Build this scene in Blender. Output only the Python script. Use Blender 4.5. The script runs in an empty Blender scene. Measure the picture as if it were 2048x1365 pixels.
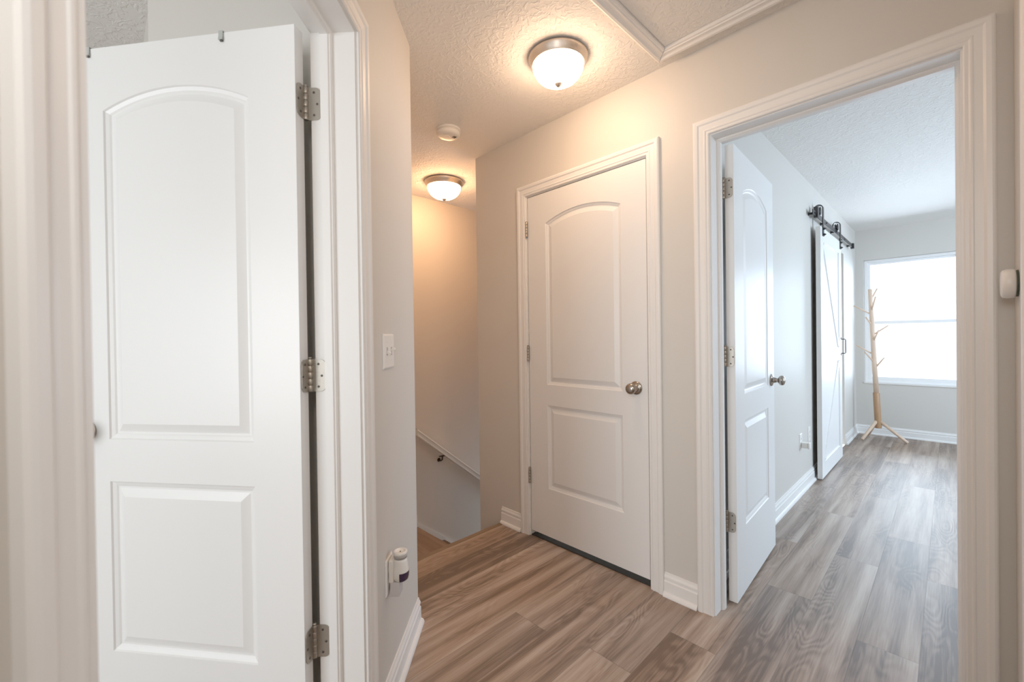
import bpy, bmesh, math, random
from mathutils import Vector, Matrix
random.seed(7)
COL = bpy.context.scene.collection
PI = math.pi
R = math.radians

# ------------------------------------------------------------------ dimensions (metres)
H = 2.4228            # ceiling height
YA, TW = 1.868, 0.124  # hall face of the right wall, wall thickness
XB = -0.793           # bedroom left wall
YF = 6.5535           # bedroom window wall
XS = -3.177           # stairwell far wall
K2 = math.sqrt(0.5)
BC = (-1.5725, 0.9551)  # free corner of the diagonal wall
ZT = 2.045            # casing inner top


def bp(s, lat):
    """diagonal wall: s runs from its free corner, lat is the depth behind its hall face"""
    return (BC[0] + s * K2 - lat * K2, BC[1] - s * K2 - lat * K2)


# ------------------------------------------------------------------ materials
def srgb(r, g, b):
    f = lambda c: (c / 255 / 12.92) if c / 255 <= 0.04045 else ((c / 255 + 0.055) / 1.055) ** 2.4
    return (f(r), f(g), f(b), 1)


def new_mat(name):
    m = bpy.data.materials.new(name)
    m.use_nodes = True
    nt = m.node_tree
    return m, nt, nt.nodes['Principled BSDF']


def node(nt, t, **kw):
    n = nt.nodes.new(t)
    for k, v in kw.items():
        if k in n.inputs:
            n.inputs[k].default_value = v
        else:
            setattr(n, k, v)
    return n


def paint(name, col, rough=0.5, bump=0.0, scale=120.0, dist=0.002, spec=0.5, mottled=0.0):
    m, nt, p = new_mat(name)
    p.inputs['Base Color'].default_value = col
    p.inputs['Roughness'].default_value = rough
    p.inputs['Specular IOR Level'].default_value = spec
    L = nt.links.new
    tc = node(nt, 'ShaderNodeTexCoord')
    if mottled:
        n2 = node(nt, 'ShaderNodeTexNoise', Scale=3.0, Detail=3.0)
        L(tc.outputs['Object'], n2.inputs['Vector'])
        mx = node(nt, 'ShaderNodeMix', data_type='RGBA')
        mx.inputs[6].default_value = [c * (1 - mottled) for c in col[:3]] + [1]
        mx.inputs[7].default_value = [min(1, c * (1 + mottled)) for c in col[:3]] + [1]
        L(n2.outputs['Fac'], mx.inputs[0])
        L(mx.outputs[2], p.inputs['Base Color'])
    if bump:
        n1 = node(nt, 'ShaderNodeTexNoise', Scale=scale, Detail=3.0)
        L(tc.outputs['Object'], n1.inputs['Vector'])
        b = node(nt, 'ShaderNodeBump', Strength=bump, Distance=dist)
        L(n1.outputs['Fac'], b.inputs['Height'])
        L(b.outputs['Normal'], p.inputs['Normal'])
    return m


def ceiling_mat(name, col):
    m, nt, p = new_mat(name)
    L = nt.links.new
    p.inputs['Base Color'].default_value = col
    p.inputs['Roughness'].default_value = 0.75
    tc = node(nt, 'ShaderNodeTexCoord')
    n1 = node(nt, 'ShaderNodeTexNoise', Scale=34.0, Detail=3.0, Roughness=0.55, Distortion=1.1)
    L(tc.outputs['Object'], n1.inputs['Vector'])
    r = node(nt, 'ShaderNodeValToRGB')
    r.color_ramp.elements[0].position = 0.47
    r.color_ramp.elements[1].position = 0.60
    L(n1.outputs['Fac'], r.inputs['Fac'])
    n2 = node(nt, 'ShaderNodeTexNoise', Scale=160.0, Detail=2.0)
    L(tc.outputs['Object'], n2.inputs['Vector'])
    ad = node(nt, 'ShaderNodeMath', operation='MULTIPLY_ADD')
    ad.inputs[1].default_value = 0.18
    L(n2.outputs['Fac'], ad.inputs[0])
    L(r.outputs['Color'], ad.inputs[2])
    b = node(nt, 'ShaderNodeBump', Strength=0.42, Distance=0.004)
    L(ad.outputs[0], b.inputs['Height'])
    L(b.outputs['Normal'], p.inputs['Normal'])
    return m


def metal(name, col, rough=0.3, brushed=True):
    m, nt, p = new_mat(name)
    L = nt.links.new
    p.inputs['Base Color'].default_value = col
    p.inputs['Metallic'].default_value = 1.0
    p.inputs['Roughness'].default_value = rough
    if brushed:
        tc = node(nt, 'ShaderNodeTexCoord')
        n = node(nt, 'ShaderNodeTexNoise', Scale=220.0, Detail=2.0)
        L(tc.outputs['Object'], n.inputs['Vector'])
        mr = node(nt, 'ShaderNodeMapRange')
        mr.inputs['To Min'].default_value = rough * 0.8
        mr.inputs['To Max'].default_value = rough * 1.25
        L(n.outputs['Fac'], mr.inputs['Value'])
        L(mr.outputs['Result'], p.inputs['Roughness'])
    return m


def glow(name, col, strength):
    m, nt, p = new_mat(name)
    p.inputs['Base Color'].default_value = (0.9, 0.88, 0.84, 1)
    p.inputs['Roughness'].default_value = 0.3
    p.inputs['Emission Color'].default_value = col
    p.inputs['Emission Strength'].default_value = strength
    return m


def light_wood(name, c0, c1, scale=(30, 30, 3)):
    m, nt, p = new_mat(name)
    L = nt.links.new
    tc = node(nt, 'ShaderNodeTexCoord')
    mp = node(nt, 'ShaderNodeMapping')
    mp.inputs['Scale'].default_value = scale
    L(tc.outputs['Object'], mp.inputs['Vector'])
    n = node(nt, 'ShaderNodeTexNoise', Scale=1.5, Detail=5.0, Distortion=0.6)
    L(mp.outputs['Vector'], n.inputs['Vector'])
    mx = node(nt, 'ShaderNodeMix', data_type='RGBA')
    mx.inputs[6].default_value = c0
    mx.inputs[7].default_value = c1
    L(n.outputs['Fac'], mx.inputs[0])
    L(mx.outputs[2], p.inputs['Base Color'])
    p.inputs['Roughness'].default_value = 0.45
    return m


PW, PL = 0.1775, 1.21   # vinyl plank width and length


def plank_mat(name):
    """grey-brown vinyl planks; UV holds metres inside each plank, the face attribute tells planks apart"""
    m, nt, p = new_mat(name)
    L = nt.links.new
    uv = node(nt, 'ShaderNodeUVMap', uv_map='UVMap')
    at = node(nt, 'ShaderNodeAttribute', attribute_name='plank_random')
    sx = node(nt, 'ShaderNodeSeparateXYZ')
    L(uv.outputs['UV'], sx.inputs[0])

    def M(op, a, b=None, c=None):
        n = node(nt, 'ShaderNodeMath', operation=op)
        for i, v in enumerate((a, b, c)):
            if v is None:
                continue
            if isinstance(v, (int, float)):
                n.inputs[i].default_value = v
            else:
                L(v, n.inputs[i])
        return n.outputs[0]

    rnd = at.outputs['Fac']
    u, v = sx.outputs['X'], sx.outputs['Y']

    def vec(kx, ky, kr):
        c = node(nt, 'ShaderNodeCombineXYZ')
        L(M('MULTIPLY', u, kx), c.inputs[0])
        L(M('MULTIPLY', v, ky), c.inputs[1])
        L(M('MULTIPLY', rnd, kr), c.inputs[2])
        return c.outputs[0]

    # broad tonal bands that run along the plank
    nb = node(nt, 'ShaderNodeTexNoise', Scale=1.0, Detail=3.0, Distortion=0.35)
    L(vec(15.0, 0.8, 61.0), nb.inputs['Vector'])
    # fine fibres
    nf = node(nt, 'ShaderNodeTexNoise', Scale=1.0, Detail=6.0, Roughness=0.62)
    L(vec(190.0, 5.0, 83.0), nf.inputs['Vector'])
    # cathedral figure: distorted rings stretched along the plank
    nd = node(nt, 'ShaderNodeTexNoise', Scale=1.0, Detail=1.5)
    L(vec(9.0, 2.2, 47.0), nd.inputs['Vector'])
    ring = M('SINE', M('MULTIPLY_ADD', nd.outputs['Fac'], 95.0, M('MULTIPLY', u, 60.0)))
    ring = M('MULTIPLY_ADD', ring, 0.5, 0.5)
    mask_n = node(nt, 'ShaderNodeTexNoise', Scale=1.0, Detail=1.0)
    L(vec(7.0, 1.6, 29.0), mask_n.inputs['Vector'])
    mk = node(nt, 'ShaderNodeMapRange')
    mk.inputs['From Min'].default_value = 0.46
    mk.inputs['From Max'].default_value = 0.62
    L(mask_n.outputs['Fac'], mk.inputs['Value'])
    ringm = M('MULTIPLY', ring, mk.outputs['Result'])

    ramp = node(nt, 'ShaderNodeValToRGB')
    e = ramp.color_ramp.elements
    e[0].position, e[0].color = 0.30, FLOOR_DARK
    e[1].position, e[1].color = 0.72, FLOOR_LIGHT
    mid = ramp.color_ramp.elements.new(0.5)
    mid.color = FLOOR_MID
    t = M('ADD', M('MULTIPLY_ADD', M('SUBTRACT', rnd, 0.5), 0.16, nb.outputs['Fac']),
          M('MULTIPLY', M('SUBTRACT', nf.outputs['Fac'], 0.5), 0.42))
    t = M('SUBTRACT', t, M('MULTIPLY', ringm, 0.11))
    L(t, ramp.inputs['Fac'])
    hue = node(nt, 'ShaderNodeHueSaturation')
    L(ramp.outputs['Color'], hue.inputs['Color'])
    L(M('MULTIPLY_ADD', M('FRACT', M('MULTIPLY', rnd, 7.31)), 0.30, 0.83), hue.inputs['Saturation'])
    L(M('MULTIPLY_ADD', M('FRACT', M('MULTIPLY', rnd, 3.77)), 0.20, 0.90), hue.inputs['Value'])
    # seams
    du = M('MINIMUM', u, M('SUBTRACT', PW, u))
    dv = M('MINIMUM', v, M('SUBTRACT', PL, v))
    d = M('MINIMUM', du, dv)
    sm = node(nt, 'ShaderNodeMapRange')
    sm.inputs['From Min'].default_value = 0.0004
    sm.inputs['From Max'].default_value = 0.0022
    L(d, sm.inputs['Value'])
    mx = node(nt, 'ShaderNodeMix', data_type='RGBA')
    L(M('MULTIPLY_ADD', sm.outputs['Result'], 0.42, 0.58), mx.inputs[0])
    mx.inputs[6].default_value = (0.03, 0.024, 0.02, 1)
    L(hue.outputs['Color'], mx.inputs[7])
    L(mx.outputs[2], p.inputs['Base Color'])
    p.inputs['Roughness'].default_value = 0.46
    p.inputs['Specular IOR Level'].default_value = 0.5
    hgt = M('ADD', M('MULTIPLY', nf.outputs['Fac'], 0.55), M('MULTIPLY', ringm, 0.5))
    hgt = M('ADD', hgt, M('MULTIPLY', sm.outputs['Result'], 0.6))
    b = node(nt, 'ShaderNodeBump', Strength=0.34, Distance=0.0011)
    L(hgt, b.inputs['Height'])
    L(b.outputs['Normal'], p.inputs['Normal'])
    return m


FLOOR_DARK = (0.125, 0.082, 0.058, 1)
FLOOR_MID = (0.290, 0.207, 0.155, 1)
FLOOR_LIGHT = (0.440, 0.350, 0.285, 1)

M_WALL = paint('warm_grey_wall_paint', (0.615, 0.585, 0.540, 1), 0.50, 0.10, 90, 0.002)
M_TRIM = paint('white_semi_gloss_trim', (0.80, 0.785, 0.765, 1), 0.36, 0.03, 14, 0.002)
M_DOOR = paint('white_satin_door', (0.80, 0.795, 0.785, 1), 0.36, 0.04, 60, 0.001)
M_CEIL = ceiling_mat('textured_ceiling', (0.79, 0.77, 0.74, 1))
M_FLOOR = plank_mat('grey_brown_vinyl_plank')
M_NICKEL = metal('brushed_nickel', (0.66, 0.59, 0.52, 1), 0.36)
M_HINGE = metal('satin_nickel_hinge', (0.42, 0.38, 0.33, 1), 0.42)
M_KNOB = metal('satin_nickel_knob', (0.36, 0.32, 0.28, 1), 0.24)
M_SCREW = metal('dark_screw', (0.10, 0.09, 0.08, 1), 0.5, False)
M_BLACK = paint('black_powder_coat', (0.012, 0.012, 0.013, 1), 0.35, 0.05, 200, 0.001)
M_TRACK = metal('dark_steel_track', (0.05, 0.05, 0.054, 1), 0.38)
M_DARKMETAL = metal('dark_bronze', (0.075, 0.05, 0.03, 1), 0.35)
M_PLASTIC = paint('white_plastic', (0.80, 0.775, 0.735, 1), 0.35, 0.02, 40, 0.001)
M_GREYPL = paint('grey_plastic', (0.40, 0.38, 0.37, 1), 0.4, 0.02, 40, 0.001)
M_CLIP = paint('grey_green_metal_clip', (0.42, 0.44, 0.42, 1), 0.4, 0.02, 40, 0.001)
M_SLOT = paint('dark_slot', (0.02, 0.018, 0.016, 1), 0.6, 0.02, 40, 0.001)
M_PURPLE = paint('dark_purple_liquid', (0.035, 0.018, 0.05, 1), 0.08, 0.01, 40, 0.001)
M_CLEARPL = paint('pale_translucent_plastic', (0.62, 0.60, 0.62, 1), 0.2, 0.02, 40, 0.001)
M_GREEN = paint('dark_green_backing', (0.05, 0.07, 0.05, 1), 0.5, 0.02, 40, 0.001)
M_PINE = light_wood('pale_beech_wood', (0.62, 0.43, 0.30, 1), (0.76, 0.58, 0.44, 1))
M_PINE2 = light_wood('warm_beech_wood', (0.36, 0.19, 0.09, 1), (0.48, 0.28, 0.15, 1), (60, 60, 6))
M_BULB1 = glow('lit_frosted_glass', (1.0, 0.635, 0.385, 1), 45)
M_BULB2 = glow('lit_frosted_glass_stair', (1.0, 0.50, 0.225, 1), 54)
M_NOSE = paint('brown_stair_nosing', (0.20, 0.135, 0.088, 1), 0.45, 0.05, 60, 0.001, 0.5, 0.12)
M_VINYL = paint('white_vinyl_frame', (0.90, 0.90, 0.90, 1), 0.35, 0.02, 30, 0.001)


def glass_mat():
    m = bpy.data.materials.new('window_glass')
    m.use_nodes = True
    nt = m.node_tree
    nt.nodes.clear()
    o = node(nt, 'ShaderNodeOutputMaterial')
    t = node(nt, 'ShaderNodeBsdfTransparent')
    g = node(nt, 'ShaderNodeBsdfGlossy', Roughness=0.03)
    n = node(nt, 'ShaderNodeTexNoise', Scale=2.0)
    f = node(nt, 'ShaderNodeFresnel', IOR=1.45)
    mx = node(nt, 'ShaderNodeMixShader')
    nt.links.new(f.outputs[0], mx.inputs[0])
    nt.links.new(t.outputs[0], mx.inputs[1])
    nt.links.new(g.outputs[0], mx.inputs[2])
    nt.links.new(mx.outputs[0], o.inputs[0])
    return m


M_GLASS = glass_mat()


# ------------------------------------------------------------------ mesh building
class MB:
    def __init__(self):
        self.v, self.f, self.sm = [], [], []

    def add(self, vs, fs, smooth=False, T=None):
        b = len(self.v)
        for p in vs:
            p = Vector(p)
            if T is not None:
                p = T @ p
            self.v.append(p)
        for f in fs:
            self.f.append([b + i for i in f])
            self.sm.append(smooth)
        return self

    def box(self, x0, x1, y0, y1, z0, z1, T=None):
        vs = [(x, y, z) for z in (z0, z1) for y in (y0, y1) for x in (x0, x1)]
        fs = [(0, 2, 3, 1), (4, 5, 7, 6), (0, 1, 5, 4), (2, 6, 7, 3), (0, 4, 6, 2), (1, 3, 7, 5)]
        return self.add(vs, fs, False, T)

    def bbox(self, x0, x1, y0, y1, z0, z1, b=0.002, T=None):
        """box with chamfered edges"""
        bm = bmesh.new()
        bmesh.ops.create_cube(bm, size=1.0)
        for v in bm.verts:
            v.co = Vector(((x0 + x1) / 2 + v.co.x * (x1 - x0), (y0 + y1) / 2 + v.co.y * (y1 - y0), (z0 + z1) / 2 + v.co.z * (z1 - z0)))
        bmesh.ops.bevel(bm, geom=bm.edges[:], offset=b, segments=2, affect='EDGES', profile=0.6)
        bm.verts.index_update()
        self.add([v.co.copy() for v in bm.verts], [[v.index for v in f.verts] for f in bm.faces], False, T)
        bm.free()
        return self

    def prism(self, poly, h0, h1, T=None, smooth=False):
        """poly: list of (a, b) in the XY plane, extruded from z=h0 to z=h1"""
        n = len(poly)
        vs = [(a, b, h0) for a, b in poly] + [(a, b, h1) for a, b in poly]
        self.add(vs, [list(range(n))[::-1], list(range(n, 2 * n))], False, T)
        b0 = len(self.v) - 2 * n
        for i in range(n):
            j = (i + 1) % n
            self.f.append([b0 + i, b0 + j, b0 + n + j, b0 + n + i])
            self.sm.append(smooth)
        return self

    def lathe(self, prof, n=32, T=None, smooth=True):
        """prof: list of (r, z); revolve about Z"""
        vs, fs = [], []
        idx = []
        for r, z in prof:
            if r < 1e-6:
                idx.append([len(vs)])
                vs.append((0, 0, z))
            else:
                idx.append(list(range(len(vs), len(vs) + n)))
                for k in range(n):
                    a = 2 * PI * k / n
                    vs.append((r * math.cos(a), r * math.sin(a), z))
        for A, B in zip(idx, idx[1:]):
            for k in range(n):
                k2 = (k + 1) % n
                a0, a1 = A[k % len(A)], A[k2 % len(A)]
                b0, b1 = B[k % len(B)], B[k2 % len(B)]
                q = []
                for i in (a0, a1, b1, b0):
                    if i not in q:
                        q.append(i)
                if len(q) >= 3:
                    fs.append(q)
        return self.add(vs, fs, smooth, T)

    def tube(self, path, r, n=12, smooth=True, T=None):
        """round bar along a list of points, r a number or one per point"""
        pts = [Vector(p) for p in path]
        rs = r if isinstance(r, (list, tuple)) else [r] * len(pts)
        vs, fs = [], []
        up = None
        for i, p in enumerate(pts):
            d = (pts[min(i + 1, len(pts) - 1)] - pts[max(i - 1, 0)]).normalized()
            if up is None:
                up = Vector((0, 0, 1)) if abs(d.z) < 0.9 else Vector((1, 0, 0))
            a = d.cross(up).normalized()
            b = a.cross(d).normalized()
            up = b
            for k in range(n):
                t = 2 * PI * k / n
                vs.append(p + (a * math.cos(t) + b * math.sin(t)) * rs[i])
        m = len(pts)
        for i in range(m - 1):
            for k in range(n):
                k2 = (k + 1) % n
                fs.append((i * n + k, i * n + k2, (i + 1) * n + k2, (i + 1) * n + k))
        self.add(vs, fs, smooth, T)
        b0 = len(self.v) - len(vs)
        self.f.append([b0 + k for k in range(n)])
        self.f.append([b0 + (m - 1) * n + k for k in range(n)][::-1])
        self.sm += [False, False]
        return self

    def sweep(self, prof, frames):
        """prof points placed by each frame function (t, u) -> xyz; closed profile, end caps"""
        n = len(prof)
        vs = [fr(*p) for fr in frames for p in prof]
        fs = []
        for i in range(len(frames) - 1):
            for k in range(n):
                k2 = (k + 1) % n
                fs.append((i * n + k, i * n + k2, (i + 1) * n + k2, (i + 1) * n + k))
        fs.append(list(range(n)))
        fs.append([(len(frames) - 1) * n + k for k in range(n)][::-1])
        return self.add(vs, fs)


def link(name, mb, mat, parent=None, origin=None):
    """link the collected shape as ONE mesh object; world coordinates unless it has a parent (then the parent's)"""
    me = bpy.data.meshes.new(name)
    off = Vector(origin) if origin else Vector((0, 0, 0))
    me.from_pydata([v - off for v in mb.v], [], mb.f)
    bm = bmesh.new()
    bm.from_mesh(me)
    bmesh.ops.recalc_face_normals(bm, faces=bm.faces[:])
    bm.to_mesh(me)
    bm.free()
    for p, s in zip(me.polygons, mb.sm):
        p.use_smooth = s
    me.materials.append(mat)
    o = bpy.data.objects.new(name, me)
    COL.objects.link(o)
    if origin:
        o.location = off
    if parent:
        o.parent = parent
    return o


def tag(o, label, cat, kind=None, group=None):
    o['label'] = label
    o['category'] = cat
    if kind:
        o['kind'] = kind
    if group:
        o['group'] = group
    return o


def thing(name, label, cat, loc=(0, 0, 0), rz=0.0, kind=None, group=None):
    o = bpy.data.objects.new(name, None)
    COL.objects.link(o)
    o.location = loc
    o.rotation_euler = (0, 0, rz)
    o.empty_display_size = 0.1
    return tag(o, label, cat, kind, group)


def struct(name, mb, mat, label, cat):
    return tag(link(name, mb, mat), label, cat, 'structure')


def copy_tree(o, parent=None):
    c = o.copy()
    COL.objects.link(c)
    c.parent = parent
    for ch in list(o.children):
        copy_tree(ch, c)
    return c


# ------------------------------------------------------------------ floor
COLX0 = -0.083
KNOWN = {-5: 1.338, -4: 1.64, -3: 2.28, -2: 2.84, -1: 2.105, 0: 2.85, -6: .86, -7: 1.29, -8: .72, -9: .88, -10: .76, -11: .94}  # measured end joints


def plank_floor(name, rects, z, label, thick=0.02, mat=M_FLOOR, along='y'):
    rng = random.Random(11)
    vs, fs, uvs, rv = [], [], [], []
    x_lo = min(r[0] for r in rects)
    x_hi = max(r[1] for r in rects)
    k0 = math.floor((x_lo - COLX0) / PW)
    k1 = math.ceil((x_hi - COLX0) / PW)
    for k in range(k0, k1 + 1):
        cx0 = COLX0 + k * PW
        off = KNOWN.get(k, rng.uniform(0, PL))
        j = math.floor((-3.6 - off) / PL)
        while off + j * PL < 7.0:
            y0 = off + j * PL
            rr = rng.random()
            for (ax, bx, ay, by) in rects:
                a, b = max(cx0, ax), min(cx0 + PW, bx)
                c, d = max(y0, ay), min(y0 + PL, by)
                if b - a < 1e-4 or d - c < 1e-4:
                    continue
                i = len(vs)
                for (x, y) in ((a, c), (b, c), (b, d), (a, d)):
                    vs.append((x, y, z))
                    uvs.append((x - cx0, y - y0))
                fs.append((i, i + 1, i + 2, i + 3))
                rv.append(rr)
            j += 1
    me = bpy.data.meshes.new(name)
    me.from_pydata(vs, [], fs)
    uvl = me.uv_layers.new(name='UVMap')
    for p in me.polygons:
        for li in p.loop_indices:
            uvl.data[li].uv = uvs[me.loops[li].vertex_index]
    at = me.attributes.new('plank_random', 'FLOAT', 'FACE')
    for i, r in enumerate(rv):
        at.data[i].value = r
    me.materials.append(mat)
    o = bpy.data.objects.new(name, me)
    COL.objects.link(o)
    return tag(o, label, 'floor', 'structure')


XN = -2.012  # hall floor edge at the stairs
plank_floor('floor', [(XN, 0.95, -1.6, YA + 0.062), (-4.2, XN, -3.2, 0.30), (XN, 0.95, -3.2, -1.6), (XN, XB, YA + 0.062, 2.75), (XB, 2.6, YA + 0.062, YF + 0.01)],
            0.0, 'grey-brown wood-look vinyl plank floor through the hall and bedroom')

# ------------------------------------------------------------------ walls
mb = MB()
XE = -2.254
CL, CR = -1.778, -0.997   # closet clear opening
BL, BR = -0.700, 0.025    # bedroom clear opening
J = 0.018
Y0, Y1 = YA, YA + TW
mb.box(XE, CL - J, Y0, Y1, -2.3, H)
mb.box(CL - J, CR + J, Y0, Y1, ZT + J - .005, H)
mb.box(CR + J, BL - J, Y0, Y1, 0, H)
mb.box(BL - J, BR + J, Y0, Y1, ZT + J - .005, H)
mb.box(BR + J, 2.6, Y0, Y1, 0, H)
struct('wall_right', mb, M_WALL, 'warm grey hall wall holding the closed door and the bedroom doorway', 'wall')

TB = .122             # thickness of the diagonal wall
BS0, BS1 = 0.620, 1.360   # clear opening in the diagonal wall
mb = MB()


def bprism(m, s0, s1, l0, l1, z0, z1):
    P = [bp(s0, l0), bp(s1, l0), bp(s1, l1), bp(s0, l1)]
    m.prism(P, z0, z1)


bprism(mb, 0, BS0 - J, 0, TB, 0, H)
bprism(mb, BS0 - J, BS1 + J, 0, TB, ZT + J - .005, H)
bprism(mb, BS1 + J, 2.96, 0, TB, 0, H)
struct('wall_left', mb, M_WALL, 'angled hall wall with the light switch and the open left doorway', 'wall')

XC = 0.129
mb = MB()
mb.box(XC, XC + .12, 1.43 + J, YA, 0, H)
mb.box(XC, XC + .12, -.35, 1.43 + J, 2.063, H)
mb.box(XC, XC + .12, -.75, -.35, 0, H)
mb.box(.95, 1.05, -.75, YA, 0, H)
mb.box(XC + .12, .95, -.47, -.35, 0, H)
mb.box(XC + .12, .95, 1.56, 1.66, 0, H)
struct('wall_near_right', mb, M_WALL, 'narrow strip of hall wall at the right picture edge', 'wall')

mb = MB()
mb.prism([(BC[0], BC[1]), (-3.3, BC[1]), (-3.3, .84), (BC[0] - .115, .84)], -2.3, H)
struct('wall_stair_left', mb, M_WALL, 'wall beside the top of the stairs behind the angled wall corner', 'wall')
struct('wall_stair_far', MB().box(XS - .12, XS, .7, 5.2, -2.3, H), M_WALL, 'warmly lit stairwell wall behind the handrail', 'wall')
struct('wall_stair_right', MB().box(XE, XE + .12, Y1, 5.2, -2.3, H), M_WALL, 'stairwell side wall hidden behind the hall corner', 'wall')
struct('wall_stair_end', MB().box(XS - .12, XE + .12, 5.2, 5.32, -2.3, H), M_WALL, 'end wall of the stairwell', 'wall')

mb = MB()
XBo = XB - .124
mb.box(XBo, XB, Y1, 4.98, 0, H)
mb.box(XBo, XB, 4.98, 5.74, 2.05, H)
mb.box(XBo, XB, 5.74, YF, 0, H)
mb.box(-1.75, -1.63, 4.0, 6.6, 0, H)
struct('wall_bedroom_left', mb, M_WALL, 'light grey bedroom wall behind the sliding barn door', 'wall')
WX0, WX1, WZ0, WZ1 = -0.717, 0.150, 0.612, 2.062
mb = MB()
mb.box(-1.75, WX0, YF, YF + .14, 0, H)
mb.box(WX1, 2.72, YF, YF + .14, 0, H)
mb.box(WX0, WX1, YF, YF + .14, 0, WZ0)
mb.box(WX0, WX1, YF, YF + .14, WZ1, H)
struct('wall_bedroom_far', mb, M_WALL, 'light grey bedroom wall around the bright window', 'wall')
struct('wall_bedroom_right', MB().box(2.6, 2.72, Y1, YF + .14, 0, H), M_WALL, 'bedroom side wall out of view at the right', 'wall')

# left room: short wall square to the diagonal one, then a wall running away
mb = MB()
hp = Vector(bp(BS0 + .003, TB + .0135))          # hinge pin of the left door
dd = Vector((math.cos(R(-142)), math.sin(R(-142))))  # the open leaf's direction
w0 = hp + Vector((dd.y, -dd.x)) * .092            # wall face just behind the leaf
ta = (-.4366 - TB - K2 * (w0.x + w0.y)) / (K2 * (dd.x + dd.y))
P1 = w0 + dd * ta
tb = (w0.y + .0735 * w0.x) / -(dd.y + .0735 * dd.x)
P0 = w0 + dd * tb
P2 = Vector(bp(.05, TB))
mb.prism([(P0.x, P0.y), (P1.x, P1.y), (P2.x, P2.y), (-2.08, .44), (-2.02, .152)], 0, H)
mb.prism([(-2.02, .152), (-2.08, .44), (-4.2, .44), (-4.2, .152)], 0, H)
struct('wall_left_room_side', mb, M_WALL, 'light wall seen above and behind the open white door', 'wall')
mb = MB()
mb.box(-4.32, -4.2, -3.3, .44, 0, H)
mb.box(-4.32, 1.05, -3.3, -3.2, 0, H)
mb.box(.95, 1.05, -3.3, -.75, 0, H)
struct('wall_left_room_back', mb, M_WALL, 'walls of the left room out of view', 'wall')

struct('ceiling', MB().box(-4.4, 2.8, -3.4, 6.75, H, H + .12), M_CEIL, 'knockdown-textured ceiling above hall, stairs and bedroom', 'ceiling')

# ------------------------------------------------------------------ casings, jambs, stops
CAS = [(0, 0), (0, .009), (.003, .0115), (.011, .0115), (.015, .0142), (.019, .0142), (.022, .0125), (.034, .0135),
       (.040, .0135), (.046, .0178), (.057, .0185), (.062, .0165), (.0655, .013), (.0655, 0)]  # (outward, thickness)


def casing_mesh(a0, a1, zt, place, z0=0.0):
    """place(a, t, z) -> xyz where a runs along the wall and t comes out of it"""
    m = MB()
    fr = [lambda u, t: place(a0 - u, t, z0), lambda u, t: place(a0 - u, t, zt + u),
          lambda u, t: place(a1 + u, t, zt + u), lambda u, t: place(a1 + u, t, z0)]
    return m.sweep(CAS, fr)


def jamb_mesh(a0, a1, zt, place, depth=TW):
    m = MB()
    for (p, q, z0, z1) in ((a0 - J, a0, 0, zt + J - .0), (a1, a1 + J, 0, zt + J), (a0, a1, zt, zt + J)):
        vs = [place(a, t, z) for z in (z0, z1) for t in (0, -depth) for a in (p, q)]
        m.add(vs, [(0, 2, 3, 1), (4, 5, 7, 6), (0, 1, 5, 4), (2, 6, 7, 3), (0, 4, 6, 2), (1, 3, 7, 5)])
    return m


STOP = [(0, .060), (.004, .060), (.008, .064), (.0085, .067), (.0115, .070), (.0115, .0915), (0, .0915)]  # (into opening, depth)


def stop_mesh(a0, a1, zt, place, prof=STOP):
    m = MB()
    fr = [lambda u, d: place(a0 + u, -d, 0), lambda u, d: place(a0 + u, -d, zt - u),
          lambda u, d: place(a1 - u, -d, zt - u), lambda u, d: place(a1 - u, -d, 0)]
    return m.sweep(prof, fr)


ZJ = ZT - .005
pA = lambda a, t, z: (a, YA - t, z)


def pB(a, t, z):
    x, y = bp(a, -t)
    return (x, y, z)


pC = lambda a, t, z: (XC - t, a, z)

t1 = thing('trim_1', 'white moulded casing around the closed hall door', 'door casing', (0, 0, 0), 0, 'structure')
link('casing', casing_mesh(CL - .005, CR + .005, ZT, pA), M_TRIM, t1)
link('jamb', jamb_mesh(CL, CR, ZJ, pA), M_TRIM, t1)
STOPC = [(0, .042), (.0115, .042), (.0115, .075), (0, .075)]
link('door_stop', stop_mesh(CL, CR, ZJ, pA, STOPC), M_TRIM, t1)
link('threshold', MB().bbox(CL + .001, CR - .001, YA + .004, YA + .075, .0003, .0065, .002), M_SLOT, t1)
t2 = thing('trim_2', 'white moulded casing around the open bedroom doorway', 'door casing', (0, 0, 0), 0, 'structure')
link('casing', casing_mesh(BL - .005, BR + .005, ZT, pA), M_TRIM, t2)
link('jamb', jamb_mesh(BL, BR, ZJ, pA), M_TRIM, t2)
link('door_stop', stop_mesh(BL, BR, ZJ, pA), M_TRIM, t2)
t3 = thing('trim_3', 'white moulded casing around the open left doorway', 'door casing', (0, 0, 0), 0, 'structure')
link('casing', casing_mesh(BS0 - .005, BS1 + .005, ZT, pB), M_TRIM, t3)
link('jamb', jamb_mesh(BS0, BS1, ZJ, pB, TB), M_TRIM, t3)
link('door_stop', stop_mesh(BS0, BS1, ZJ, pB), M_TRIM, t3)
t4 = thing('trim_4', 'edge of a white casing at the far right of the hall', 'door casing', (0, 0, 0), 0, 'structure')
link('casing', casing_mesh(-.345, 1.425, ZT, pC), M_TRIM, t4)
link('jamb', jamb_mesh(-.35, 1.43, ZT, pC, .12), M_TRIM, t4)

# ------------------------------------------------------------------ baseboards
BASE = [(0, 0), (.026, 0), (.026, .005), (.0235, .012), (.0185, .0175), (.0130, .0195), (.0125, .066), (.0085, .071), (.0080, .079),
        (.0112, .082), (.0105, .088), (.0060, .096), (.0045, .104), (0, .105)]  # (out, up)


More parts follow.
